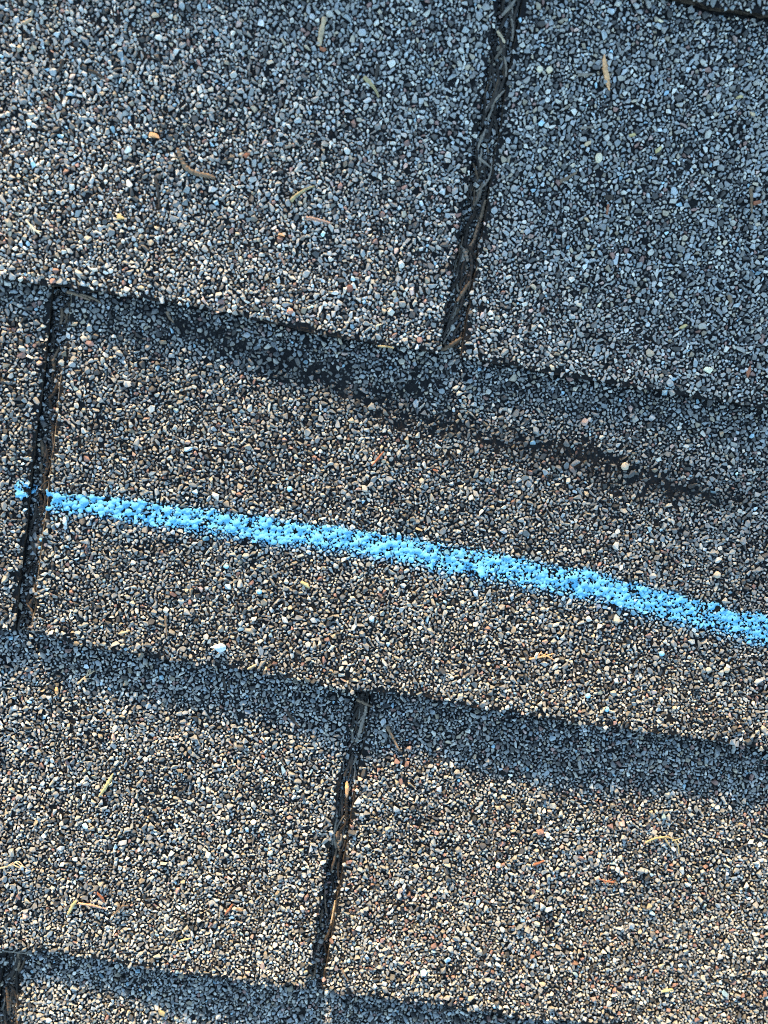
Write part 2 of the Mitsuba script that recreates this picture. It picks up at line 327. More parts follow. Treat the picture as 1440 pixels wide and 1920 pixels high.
def add(key, verts, faces, bsdf, colour=None, smooth_angle=False):
    v = world(verts)
    scene[key] = mikit.ply((v, np.asarray(faces)), bsdf, smooth=smooth_angle, color=colour)


def thing(name, label, category, verts, faces, bsdf, colour=None, group=None, kind=None, smooth_angle=False):
    key = key_for(name)
    add(key, verts, faces, bsdf, colour, smooth_angle)
    labels[key] = {'label': label}
    if category:
        labels[key]['category'] = category
    if group:
        labels[key]['group'] = group
    if kind:
        labels[key]['kind'] = kind
    return key


def box_mesh(lo, hi):
    v = np.array([[x, y, z] for x in (lo[0], hi[0]) for y in (lo[1], hi[1]) for z in (lo[2], hi[2])], float)
    f = np.array([[0, 1, 3], [0, 3, 2], [4, 6, 7], [4, 7, 5], [0, 4, 5], [0, 5, 1], [2, 3, 7], [2, 7, 6], [0, 2, 6], [0, 6, 4], [1, 5, 7], [1, 7, 3]])
    return v, f


def join(parts):
    vs, fs, n = [], [], 0
    for v, f in parts:
        vs.append(v)
        fs.append(np.asarray(f) + n)
        n += len(v)
    return np.vstack(vs), np.vstack(fs)


# ------------------------------------------------------------------ ground and the rest of the house, outside the frame
g = 400.0
scene['ground'] = mikit.ply((np.array([[-g, -g, 0], [g, -g, 0], [g, g, 0], [-g, g, 0]]), np.array([[0, 1, 2], [0, 2, 3]])), {
    'type': 'principled', 'base_color': {'type': 'rgb', 'value': [0.09, 0.10, 0.05]}, 'roughness': 0.95})
labels['ground'] = {'label': 'lawn far below the roof', 'kind': 'structure'}

# ------------------------------------------------------------------ the roof: deck board, shingles of the photographed part, the field around them
DETAIL_U, DETAIL_C = (-450.0, 520.0), range(-1, 6)
deck_parts = [box_mesh((-2600, BUTT[12] - 200, -60), (2600, BUTT[-17], -22))]
v, f = join(deck_parts)
add('roof', v, f, 'm_asphalt')
labels['roof'] = {'label': 'weathered grey asphalt shingle roof, seen close up', 'kind': 'structure'}

far = []
for c in range(-16, 13):
    u0, w = gap_of(c)
    for k in range(-9, 9):
        a, b = u0 + k * TAB + w / 2, u0 + (k + 1) * TAB - w / 2
        if a < -2600 or b > 2600:
            continue
        lc, rc = u0 - 2 * TAB, u0 + 2 * TAB
        if c in DETAIL_C and b > lc + 5 and a < rc - 5:
            continue
        zt, zb = THICK, 0.0
        q = np.array([[a, BUTT[c], zt], [b, BUTT[c], zt], [b + w, BUTT[c - 1] + 40, zb - 0.9], [a - w, BUTT[c - 1] + 40, zb - 0.9]])
        low = q - [0, 0, 3.0]
        far.append((np.vstack([q, low]), np.array([[0, 1, 2], [0, 2, 3], [4, 6, 5], [4, 7, 6], [0, 4, 5], [0, 5, 1], [1, 5, 6], [1, 6, 2], [2, 6, 7], [2, 7, 3], [3, 7, 4], [3, 4, 0]])))
v, f = join(far)
add('roof__shingle_field', v, f, 'm_far_shingle')
labels['roof__shingle_field'] = {'label': 'shingles of the roof around the photographed patch', 'kind': 'stuff'}

tabs = []                                                       # (course, k, key)
for c in DETAIL_C:
    for k in range(-2, 2):
        nu, nv = 112, 46
        vt = np.linspace(0, 1, nv)
        vtop = BUTT[c - 1]
        # the open part of the tab, from its lower edge to under the course above
        s = np.linspace(0, 1, nu)
        ul_m, ur_m = gap_of(c)[0] + k * TAB, gap_of(c)[0] + (k + 1) * TAB
        uu = ul_m + (ur_m - ul_m) * s
        ebase = edge_v(c, uu)
        V = ebase[None, :] + (vtop + 9.0 - ebase[None, :]) * vt[:, None]
        L, R = gap_sides(c, V, k)[1], gap_sides(c, V, k + 1)[0]
        U = L + (R - L) * s[None, :]
        Z = surface(c, U, V) + 0.5 * (n2(U, V, 4.0, 7) - 0.5)
        top = np.stack([U, V, Z], -1)
        # the covered part above, running on under the courses above as one sheet
        V2 = vtop + 9.0 + np.linspace(0, 1, 40)[:, None] * (EXPOSURE - 12.0) + 0 * s[None, :]
        blend = smooth(0, 0.001, np.linspace(0, 1, 40))[:, None]
        U2 = ul_m + (ur_m - ul_m) * s[None, :] + 0 * V2
        U2[0] = U[-1]
        V2[0] = V[-1]
        Z2 = surface(c, U2, V2)
        Z2[0] = Z[-1]
        head = np.stack([U2, V2, Z2], -1)
        grid = np.concatenate([top, head[1:]], 0)
        H, Wd = grid.shape[:2]
        idx = np.arange(H * Wd).reshape(H, Wd)
        faces = np.concatenate([np.stack([idx[:-1, :-1], idx[:-1, 1:], idx[1:, 1:]], -1).reshape(-1, 3), np.stack([idx[:-1, :-1], idx[1:, 1:], idx[1:, :-1]], -1).reshape(-1, 3)])
        key = key_for('roof__shingle')
        add(key, grid.reshape(-1, 3), faces, 'm_asphalt', None, 40)
        tabs.append((c, k, key))
        where = {(0, 0): 'shingle at the top right corner', (1, -1): 'upper left shingle, sunlit at its left end', (1, 0): 'upper right shingle, in blue shade',
                 (2, -1): 'narrow sunlit strip of shingle at the left border', (2, 0): 'middle shingle crossed by the blue chalk line', (3, -1): 'lower left shingle',
                 (3, 0): 'lower right shingle with rust red granules', (4, 0): 'shaded shingle along the bottom border'}
        if (c, k) in where:
            labels[key] = {'label': where[c, k]}
        # the cut edge: a skirt along the lower edge and both cutout walls, with a crumbly relief
        ring = np.concatenate([top[::-1, 0], top[0, 1:-1], top[:, -1]], 0)
        m = len(ring)
        rows = 5
        skirt = []
        slope = np.concatenate([np.full(nv, 1.5 if c == 2 else 0.5), np.zeros(nu - 2), np.full(nv, -0.3)])      # left walls slope outward to catch the sun
        nrm = np.concatenate([np.tile([-1.0, 0, 0], (nv, 1)), np.tile([0, -1.0, 0], (nu - 2, 1)), np.tile([1.0, 0, 0], (nv, 1))])
        for j in range(rows):
            d = j / (rows - 1)
            bulge = 0.5 * (meshkit.noise(ring / 1.7 + 13 * j, 5) - 0.65)
            skirt.append(ring - [0, 0, 0.1 + 2.6 * d] + nrm * ((bulge * (0.3 + d) + slope * d))[:, None] * (0 if j == 0 else 1))
        sk = np.array(skirt)
        idx = np.arange(rows * m).reshape(rows, m)
        fs = np.concatenate([np.stack([idx[:-1, :-1], idx[:-1, 1:], idx[1:, 1:]], -1).reshape(-1, 3), np.stack([idx[:-1, :-1], idx[1:, 1:], idx[1:, :-1]], -1).reshape(-1, 3)])
        if (c, k) == (2, 0):  # only this gap wall gets the tan that paints the sun on it
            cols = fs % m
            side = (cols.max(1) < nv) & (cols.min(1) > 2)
            add(key + '__lit_edge', sk.reshape(-1, 3), fs[side], 'm_lit_edge')
            labels[key + '__lit_edge'] = {'label': 'tan side of the shingle facing the left gap, sunlight painted into its colour'}
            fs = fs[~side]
        add(key + '__cut_edge', sk.reshape(-1, 3), fs, 'm_cut_edge')

# ------------------------------------------------------------------ granules: every mineral grain is a small stone of its own
QUAD = np.array([(-154.9, 98.9), (128.4, 150.0), (231.2, -274.8), (-115.2, -322.8)])


def in_quad(u, v, margin):
    ok = np.ones(len(u), bool)
    for i in range(4):
        a, b = QUAD[i], QUAD[(i + 1) % 4]
        d = (b - a) / np.linalg.norm(b - a)
        ok &= d[0] * (v - a[1]) - d[1] * (u - a[0]) < margin       # outside lies on the left of these clockwise edges
    return ok


LO, HI = QUAD.min(0) - 45, QUAD.max(0) + 45


def scatter(count, mean, spread, lo, hi, margin, seed, rounds, reach, fill=()):
    r_ = np.random.default_rng(seed)
    x = r_.uniform(LO, HI, (count, 2))
    x = x[in_quad(x[:, 0], x[:, 1], margin)]
    rad = np.clip(np.exp(r_.normal(math.log(mean), spread, len(x))), lo, hi)
    for _ in range(rounds):
        pairs = cKDTree(x).query_pairs(2.2 * mean * 1.25, output_type='ndarray')
        d = x[pairs[:, 0]] - x[pairs[:, 1]]
        dist = np.linalg.norm(d, axis=1) + 1e-9
        want = reach * (rad[pairs[:, 0]] + rad[pairs[:, 1]])
        push = np.clip(want - dist, 0, None)
        m = push > 0
        step = d[m] / dist[m, None] * (0.42 * push[m])[:, None]
        wa = rad[pairs[m, 1]] / (rad[pairs[m, 0]] + rad[pairs[m, 1]])
        np.add.at(x, pairs[m, 0], step * wa[:, None])
        np.add.at(x, pairs[m, 1], -step * (1 - wa)[:, None])
    # smaller grains drop into the holes that are left
    for size in fill:
        y = r_.uniform(LO, HI, (int(1.1 * np.prod(HI - LO) / (size * size)), 2))
        y = y[in_quad(y[:, 0], y[:, 1], margin)]
        near, who = cKDTree(x).query(y, k=6)
        room = (near - 0.86 * rad[who]).min(1)
        y, room = y[room > 0.74 * size], room[room > 0.74 * size]
        order = np.argsort(-room)
        y, room = y[order], room[order]
        taken = np.zeros(len(y), bool)
        put = []
        for i, group in enumerate(cKDTree(y).query_ball_point(y, 1.5 * size)):
            if not taken[i]:
                put.append(i)
                taken[group] = True
        x = np.vstack([x, y[put]])
        rad = np.r_[rad, np.clip(1.12 * room[put], 0, 1.35 * size)]
    return x, rad


def hull_library(count, points, seed):
    r_ = np.random.default_rng(seed)
    lib = []
    while len(lib) < count:
        p = r_.normal(size=(points, 3))
        p /= np.linalg.norm(p, axis=1, keepdims=True)
        p *= r_.uniform(0.78 if points < 40 else 0.92, 1.0, (points, 1))
        h = ConvexHull(p)
        f = h.simplices.copy()
        c = p.mean(0)
        flip = np.einsum('ij,ij->i', np.cross(p[f[:, 1]] - p[f[:, 0]], p[f[:, 2]] - p[f[:, 0]]), p[f[:, 0]] - c) < 0
        f[flip] = f[flip][:, ::-1]
        used, inv = np.unique(f, return_inverse=True)
        lib.append((p[used], inv.reshape(-1, 3)))
    return lib


def rotations(n, tilt, r_):
    """Random turns about the normal, then a random tilt of up to about tilt radians."""
    a, ax, t = r_.uniform(0, 2 * math.pi, n), r_.uniform(0, 2 * math.pi, n), r_.normal(0, tilt, n)
    ca, sa = np.cos(a), np.sin(a)
    z = np.zeros(n)
    spin = np.stack([np.stack([ca, -sa, z], -1), np.stack([sa, ca, z], -1), np.stack([z, z, z + 1], -1)], 1)
    k = np.stack([np.cos(ax), np.sin(ax), z], -1)
    K = np.zeros((n, 3, 3))
    K[:, 0, 2], K[:, 1, 2], K[:, 2, 0], K[:, 2, 1] = k[:, 1], -k[:, 0], -k[:, 1], k[:, 0]
    tiltm = np.eye(3) + np.sin(t)[:, None, None] * K + (1 - np.cos(t))[:, None, None] * (K @ K)
    return tiltm @ spin


def stones(lib, centre, axes, rot, colour, r_, jitter=0.16):
    """One mesh of many stones: centre (n,3), axes (n,3) half sizes, rot (n,3,3), colour (n,3)."""
    which = r_.integers(0, len(lib), len(centre))
    vs, fs, cs, base = [], [], [], 0
    for h, (p, f) in enumerate(lib):
        ids = np.nonzero(which == h)[0]
        if not len(ids):
            continue
        q = np.einsum('nij,npj->npi', rot[ids], p[None] * axes[ids][:, None]) + centre[ids][:, None]
        c = colour[ids][:, None] * (1 + r_.normal(0, jitter, (len(ids), len(p), 1)))
        vs.append(q.reshape(-1, 3))
        cs.append(np.clip(c, 0.006, 0.9).reshape(-1, 3))
        fs.append((f[None] + (base + np.arange(len(ids)) * len(p))[:, None, None]).reshape(-1, 3))
        base += len(ids) * len(p)
    return np.vstack(vs), np.vstack(fs), np.vstack(cs)


def palette(n, u, v, r_):
    """Mineral colours of the granules; the rust red ones are commoner on the lower right shingle, as bought from another batch."""
    red = np.where((v < -141) & (u > 20), 0.06, 0.022)
    x = r_.uniform(0, 1, n)
    tone = np.exp(r_.normal(0, 0.27, n))[:, None]
    warm = r_.normal(0, 0.03, (n, 1)) * np.array([1.0, 0.1, -1.1])
    c = np.array([0.252, 0.250, 0.246]) * tone * (1 + warm)
    m = x < 0.15
    c[m] = np.array([0.075, 0.073, 0.073]) * tone[m]
    m = (x >= 0.15) & (x < 0.29)
    c[m] = np.array([0.45, 0.43, 0.39]) * np.clip(tone[m], 0.7, 1.3)
    m = (x >= 0.29) & (x < 0.41)
    c[m] = np.array([0.255, 0.28, 0.295]) * tone[m]
    m = (x >= 0.41) & (x < 0.42)
    c[m] = np.array([0.27, 0.40, 0.48]) * tone[m]
    m = (x >= 0.43) & (x < 0.48)
    c[m] = np.array([0.31, 0.265, 0.205]) * tone[m]
    m = x > 1 - red
    c[m] = np.array([0.22, 0.135, 0.118]) * tone[m]
    m = (x > 1 - red - 0.012) & (x <= 1 - red)
    c[m] = np.array([0.38, 0.28, 0.25]) * tone[m]
    return c


def bare(u, v):
    """1 where the weather has taken the granules off and the black asphalt shows."""
    b = np.zeros(len(u))
    wob = 2.6 * (f2(u, v, 3.0, 3) - 0.5)
    for x, y, w in BARE:
        d = np.hypot((u - x) * 0.72, v - y)
        b = np.maximum(b, 1 - smooth(0.45 * w, 1.0 * w + 0.6, d + wob))
    return b


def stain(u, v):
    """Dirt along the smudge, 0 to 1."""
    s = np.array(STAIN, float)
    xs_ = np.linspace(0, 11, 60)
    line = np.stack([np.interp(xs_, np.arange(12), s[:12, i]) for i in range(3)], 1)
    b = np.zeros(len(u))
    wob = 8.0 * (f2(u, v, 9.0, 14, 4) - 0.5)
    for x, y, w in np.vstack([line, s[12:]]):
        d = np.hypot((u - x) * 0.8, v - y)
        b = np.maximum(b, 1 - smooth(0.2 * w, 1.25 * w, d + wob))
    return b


def owner(u, v):
    """For each point: the course whose shingle is the topmost there, and True where it lies in a cutout's floor."""
    co = np.full(len(u), 99)
    floor = np.zeros(len(u), bool)
    for c in range(5, -2, -1):                                    # higher courses lie on top
        inside = v >= edge_v(c, u)
        k = np.round((u - gap_of(c)[0]) / TAB).astype(int)
        l, r = gap_sides(c, v, 0)
        l, r = l + k * TAB, r + k * TAB
        hole = (u > l) & (u < r)
        put = inside & ~hole
        floor = np.where(put, False, floor)
        floor = np.where(inside & hole & (v < BUTT[c - 1]), True, floor)
        co = np.where(put, c, co)
    return co, floor


def edge_gap(c, u, v):
    """How far a point lies from the wall or edge of its own tab."""
    k = np.round((u - gap_of(c)[0]) / TAB).astype(int)
    l, r = gap_sides(c, v, 0)
    return np.minimum(np.minimum(np.abs(u - l - k * TAB), np.abs(u - r - k * TAB)), v - edge_v(c, u))


CH_LINE, CH_LEFT = np.array(CHALK), np.array(CHALK_LEFT)


def chalk_cover(u, v):
    """How much chalk lies at a point, 0 to 1: a snapped line of powder, sharper on its upper side."""
    mid = np.interp(u, CH_LINE[:, 0], CH_LINE[:, 1])
    half = np.interp(u, [-118, -100, -60, 0, 60, 110, 170], [4.4, 4.3, 5.0, 5.6, 6.2, 6.4, 6.4])
    d = v - mid
    edge = 5.0 * (f2(u, v, 4.0, 31, 4) - 0.5)
    up = 1 - smooth(half * 0.66, half * 1.05, d + edge)
    down = 1 - smooth(half * 0.35, half * 1.5, -d + edge)
    m = up * down * (u > -119.2 + 1.5 * (n2(u, v, 2.0, 9) - 0.5))
    dl = np.hypot((u + 126.6) / 4.2, (v + 80.4) / 4.6) + 0.5 * (f2(u, v, 3.0, 33) - 0.5)
    return np.maximum(m, 1 - smooth(0.6, 1.05, dl))


big_lib, small_lib = hull_library(90, 11, 5), hull_library(40, 8, 6)
tab_of = {(c, k): key for c, k, key in tabs}
heap = {}                                                       # key of a tab -> lists of (centre, axes, rot, colour, lib)


def lay(x, rad, big, seed):
    r_ = np.random.default_rng(seed)
    u, v = x[:, 0], x[:, 1]
    c, floor = owner(u, v)
    keep = (c < 6) & (r_.uniform(0, 1, len(u)) > np.maximum((0.55 if big else 0.2) * bare(u, v), 0.22 * stain(u, v)))
    # fewer whole grains remain right at worn edges
    eg = np.full(len(u), 50.0)
    for cc in range(-1, 6):
        m = c == cc
        eg[m] = edge_gap(cc, u[m], v[m])
    keep &= ~((eg < 1.5) & (r_.uniform(0, 1, len(u)) < 0.35)) | floor
    thin = f2(u, v, 9.0, 71)
    keep &= r_.uniform(0, 1, len(u)) > 0.10 * smooth(0.55, 0.75, thin)
    u, v, c, rad, floor = u[keep], v[keep], c[keep], rad[keep], floor[keep]
    n = len(u)
    z = np.zeros(n)
    k = np.zeros(n, int)
    for cc in range(-1, 6):
        m = c == cc
        z[m] = surface(cc, u[m], v[m])
        k[m] = tab_index(cc, u[m])
    ax = np.stack([rad * r_.uniform(0.95, 1.38, n), rad * r_.uniform(0.72, 1.0, n), rad * r_.uniform(0.62, 0.95, n)], -1)
    z = z + (rad * r_.uniform(0.2, 0.75, n) + r_.uniform(0, 0.25, n) if big else rad * r_.uniform(0.0, 0.3, n))
    # each sheet came out of the plant a little lighter or darker
    batch = np.select([c <= 0, (c == 1) & (u < 31.8), c == 1, c == 2, (c == 3) & (u < 20.8), c == 3], [1.08, 1.2, 1.16, 0.9, 1.03, 0.97], 1.08)
    col = np.clip(palette(n, u, v, r_) * batch[:, None], 0.012, 0.8)
    if not big:
        col *= 0.55
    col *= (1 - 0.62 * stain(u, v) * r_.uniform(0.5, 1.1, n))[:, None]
    m = chalk_cover(u, v) if big else 0.6 * chalk_cover(u, v)
    # grains under and beside the line are dusted with the powder
    halo = np.exp(-np.clip(np.abs(v - np.interp(u, CH_LINE[:, 0], CH_LINE[:, 1]) + 2.0) - 5, 0, None) / 3.2) * (u > -118)
    dust = np.clip(np.maximum(np.clip(1.5 * m, 0, 1) * r_.uniform(0.45, 1.15, n), 0.5 * halo * r_.uniform(0, 1, n) ** 2.0 * (r_.uniform(0, 1, n) < 0.6)), 0, 0.95)[:, None]
    col = col * (1 - dust) + np.array(CHALK_RGB) * dust
    rot = rotations(n, 0.45, r_)
    ce = np.stack([u, v, z], -1)
    for cc in range(-1, 6):
        for kk in range(-2, 2):
            m = (c == cc) & (k == kk)
            if m.any() and (cc, kk) in tab_of:
                heap.setdefault(tab_of[cc, kk], []).append((ce[m], ax[m], rot[m], col[m], big))
    return ce, ax


xb, rb = scatter(92000, 0.90, 0.30, 0.42, 1.75, 38, 21, 30, 0.86, (1.1, 0.85, 0.62, 0.46))
tops, tops_ax = lay(xb, rb, True, 31)
xs, rs = scatter(70000, 0.44, 0.25, 0.22, 0.8, 38, 22, 3, 0.8)
tops2, tops2_ax = lay(xs, rs, False, 32)
n_tri = 0
for key, lots in heap.items():
    r_ = np.random.default_rng(sum(map(ord, key)))
    made = [stones(big_lib if big else small_lib, ce, ax, rot, col, r_) for ce, ax, rot, col, big in lots]
    v, f = join([(m[0], m[1]) for m in made])
    n_tri += len(f)
    add(key + '__granules', v, f, 'm_granule', np.vstack([m[2] for m in made]))
    labels[key + '__granules'] = {'label': 'grey mineral granules covering the shingle', 'kind': 'stuff'}
print('granules', len(tops), len(tops2), 'triangles', n_tri)
grain_tree = cKDTree(tops[:, :2])


def resting(u, v, reach=1.6):
    """Height of the grain tops around a point."""
    i = grain_tree.query_ball_point([u, v], reach)
    if not i:
        return None
    return float(np.percentile(tops[i, 2] + 0.7 * tops_ax[i, 2], 70))


def floor_height(u, v):
    c, _ = owner(np.array([u]), np.array([v]))
    return float(surface(int(c[0]), u, v))


# ------------------------------------------------------------------ the chalk line: a crust of powder over the grains
def raster(u0, u1, v0, v1, step):
    nu, nv = int((u1 - u0) / step), int((v1 - v0) / step)
    h = np.full((nv, nu), -9.0)
    for T, A in ((tops, tops_ax), (tops2, tops2_ax)):
        m = (T[:, 0] > u0 - 2) & (T[:, 0] < u1 + 2) & (T[:, 1] > v0 - 2) & (T[:, 1] < v1 + 2)
        for (x, y, z), (a, b, c) in zip(T[m], A[m]):
            r = 0.5 * (a + b)
            i0, i1 = int((x - r - u0) / step), int((x + r - u0) / step) + 2
            j0, j1 = int((y - r - v0) / step), int((y + r - v0) / step) + 2
            i0, j0, i1, j1 = max(i0, 0), max(j0, 0), min(i1, nu), min(j1, nv)
            if i0 >= i1 or j0 >= j1:
                continue
            X, Y = np.meshgrid(u0 + step * np.arange(i0, i1), v0 + step * np.arange(j0, j1))
            d = 1 - ((X - x) ** 2 + (Y - y) ** 2) / (r * r)
            h[j0:j1, i0:i1] = np.maximum(h[j0:j1, i0:i1], np.where(d > 0, z + 0.92 * c * np.sqrt(np.clip(d, 0, 1)), -9.0))
    X, Y = np.meshgrid(u0 + step * np.arange(nu), v0 + step * np.arange(nv))
    c, floor = owner(X.ravel(), Y.ravel())
    s = np.zeros(X.size)
    for cc in range(0, 5):
        m = c == cc
        s[m] = surface(cc, X.ravel()[m], Y.ravel()[m])
    s = s.reshape(X.shape)
    return X, Y, np.maximum(h, s), s, floor.reshape(X.shape)


step = 0.24
X, Y, Hh, base, isfloor = raster(-132, 206, -101, -71, step)
rel = Hh - base
soft = gaussian_filter(rel, 0.75 / step)
wide = gaussian_filter(rel, 2.0 / step)
cov = chalk_cover(X.ravel(), Y.ravel()).reshape(X.shape)
lump = f2(X.ravel(), Y.ravel(), 1.3, 51, 3).reshape(X.shape)
patch = f2(X.ravel(), Y.ravel(), 3.4, 57, 3).reshape(X.shape)
zc = base + 0.58 * soft + 0.42 * rel + 0.10 + 0.10 * lump * cov + 0.16 * (f2(X.ravel(), Y.ravel(), 0.55, 52, 2).reshape(X.shape) - 0.5)
need = 0.80 - 0.26 * cov + 2.6 * (patch - 0.5) + 0.06 * smooth(20, 130, X)
keepc = (cov > 0.12) & ~isfloor & (rel > wide - 0.42 + 0.6 * (1 - cov)) & (zc > Hh - 0.10) & (cov * (0.75 + 0.5 * lump) > need)
on = keepc[:-1, :-1] & keepc[1:, :-1] & keepc[:-1, 1:] & keepc[1:, 1:]
idx = np.arange(X.size).reshape(X.shape)
q = np.stack([idx[:-1, :-1], idx[:-1, 1:], idx[1:, 1:], idx[1:, :-1]], -1)[on]
fc = np.vstack([q[:, [0, 1, 2]], q[:, [0, 2, 3]]])
left = X.ravel()[fc].mean(1) < -121.0
pts = np.stack([X.ravel(), Y.ravel(), zc.ravel()], -1)
for part, lab, cat in ((~left, 'powdery light blue chalk line drawn across the middle shingle', 'chalk mark'), (left, 'small patch of blue chalk left of the left gap', 'chalk mark')):
    used, inv = np.unique(fc[part], return_inverse=True)
    thing('chalk_line' if part is not left else 'chalk_patch', lab, cat, pts[used], inv.reshape(-1, 3), 'm_chalk', smooth_angle=True)

# ------------------------------------------------------------------ dry twigs, needles, chips
TONES = {'tan': (0.50, 0.38, 0.25), 'rust': (0.30, 0.12, 0.07), 'khaki': (0.38, 0.31, 0.17), 'dark': (0.055, 0.046, 0.04), 'pink': (0.45, 0.28, 0.21),
         'orange': (0.70, 0.38, 0.19), 'grey': (0.24, 0.205, 0.17), 'cream': (0.68, 0.59, 0.43), 'yellow': (0.52, 0.42, 0.21), 'brown': (0.20, 0.14, 0.095),
         'white': (0.56, 0.68, 0.74), 'chalk': (0.28, 0.58, 0.78), 'beige': (0.52, 0.43, 0.33), 'pinkstone': (0.50, 0.27, 0.21), 'redstone': (0.20, 0.10, 0.085)}


def rod(path, radius, profile, lumps, r_, sides=7, flat=0.7):
    """A tapered, knobbly rod along a path of 3-D points; profile(s) scales its radius, lumps = (number, depth)."""
    path = np.asarray(path, float)
    d = np.r_[0, np.cumsum(np.linalg.norm(np.diff(path, axis=0), axis=1))]
    n = max(10, int(d[-1] / 0.45))
    s = np.linspace(0, 1, n)
    if len(path) > 2:
        from scipy.interpolate import CubicSpline
        c = np.asarray(CubicSpline(d / d[-1], path)(s))
    else:
        c = path[0] + (path[1] - path[0]) * s[:, None]
    c = c + np.stack([0.35 * radius * (meshkit.noise(np.stack([s * 6, s * 0 + k * 9.1, s * 0 + float(r_.uniform(0, 99))], -1)) - 0.5) for k in range(3)], -1)
    tan = np.gradient(c, axis=0)
    tan /= np.linalg.norm(tan, axis=1, keepdims=True) + 1e-9
    side = np.cross(tan, [0, 0, 1.0])
    side /= np.linalg.norm(side, axis=1, keepdims=True) + 1e-9
    up = np.cross(side, tan)
    a = np.linspace(0, 2 * math.pi, sides, endpoint=False)
    ph = r_.uniform(0, 6.3)
    saw = (s[:, None] * lumps[0] + 0.5 * (np.floor(a / math.pi) % 2)[None, :] + ph) % 1.0
    rr = radius * profile(s)[:, None] * (1 + lumps[1] * (saw - 0.5)) * (1 + 0.12 * r_.normal(size=(n, sides)))
    v = c[:, None] + rr[..., None] * (np.cos(a)[None, :, None] * side[:, None] + flat * np.sin(a)[None, :, None] * up[:, None])
    idx = np.arange(n * sides).reshape(n, sides)
    nx = np.roll(idx, -1, 1)
    f = np.concatenate([np.stack([idx[:-1], nx[:-1], nx[1:]], -1).reshape(-1, 3), np.stack([idx[:-1], nx[1:], idx[1:]], -1).reshape(-1, 3)])
    v = np.vstack([v.reshape(-1, 3), c[0], c[-1]])
    caps = [[n * sides, nx[0, i], idx[0, i]] for i in range(sides)] + [[n * sides + 1, idx[-1, i], nx[-1, i]] for i in range(sides)]
    return v, np.vstack([f, caps])


blunt = lambda s: 0.85 + 0.15 * np.sin(math.pi * s) - 0.25 * (s > 0.96)
taper = lambda s: 0.45 + 0.55 * np.sin(math.pi * np.clip(s * 0.8 + 0.14, 0, 1))
spindle = lambda s: 0.12 + 0.88 * np.sin(math.pi * np.clip(s, 0, 1)) ** 0.7
twiggy = lambda s: 1.0 - 0.55 * s


def chip_mesh(length, width, thick, r_):
    a = np.sort(r_.uniform(0, 2 * math.pi, 9))
    rr = r_.uniform(0.7, 1.1, 9)
    ring = np.stack([np.cos(a) * rr * length / 2, np.sin(a) * rr * width / 2, 0 * a], -1)
    top = ring * [0.8, 0.8, 1] + [0, 0, thick / 2] + r_.normal(0, 0.12 * thick, (9, 3))
    low = ring + [0, 0, -thick / 2]
    mid = np.array([[0.1 * length, 0, thick * 0.75], [0, 0, -thick * 0.6]])
    v = np.vstack([top, low, mid])
    f = []
    for i in range(9):
        j = (i + 1) % 9
        f += [[18, i, j], [i, 9 + i, 9 + j], [i, 9 + j, j], [19, 9 + j, 9 + i]]
    return v, np.array(f)


def tint(v, rgb, r_, amount=0.22):
    k = 1 + amount * (meshkit.noise(v / 0.9, 3) - 0.5) * 2 + 0.08 * r_.normal(size=len(v))
    warm = 0.12 * (meshkit.noise(v / 2.5, 8) - 0.5)[:, None] * np.array([1.0, 0.0, -1.0])
    return np.clip(np.asarray(rgb)[None] * k[:, None] * (1 + warm), 0.01, 0.9)


def litter(style, path, width, r_):
    """The mesh of one piece of litter along a 3-D path."""
    rad = width / 2
    if style == 'straw':
        return rod(path, rad, blunt, (2, 0.12), r_, 9)
    if style == 'needle':
        return rod(path, rad, taper, (3, 0.10), r_, 6)
    if style == 'spindle':
        return rod(path, rad, spindle, (6, 0.25), r_, 9)
    length = float(np.linalg.norm(np.diff(path, axis=0), axis=1).sum())
    if style == 'braid':
        return rod(path, rad, lambda s: 0.7 + 0.3 * np.sin(math.pi * s), (max(4, length / 1.5), 0.55), r_, 8)
    if style == 'sprig':
        parts = [rod(path, rad * 0.8, twiggy, (max(3, length / 2), 0.4), r_, 7)]
        path = np.asarray(path, float)
        d = path[-1] - path[0]
        for t in (0.3, 0.5, 0.72):
            i = min(int(t * (len(path) - 1)), len(path) - 2)
            b = path[i] + (path[i + 1] - path[i]) * (t * (len(path) - 1) - i)
            ang = r_.choice([-1, 1]) * r_.uniform(0.35, 0.8)
            e = np.array([d[0] * math.cos(ang) - d[1] * math.sin(ang), d[0] * math.sin(ang) + d[1] * math.cos(ang), 0.0]) * r_.uniform(0.22, 0.4)
            parts.append(rod([b, b + e * 0.5 + [0, 0, 0.2], b + e + [0, 0, 0.1]], rad * 0.55, twiggy, (4, 0.3), r_, 6))
        return parts
    return rod(path, rad, twiggy, (max(3, length / 2.2), 0.35), r_, 8)


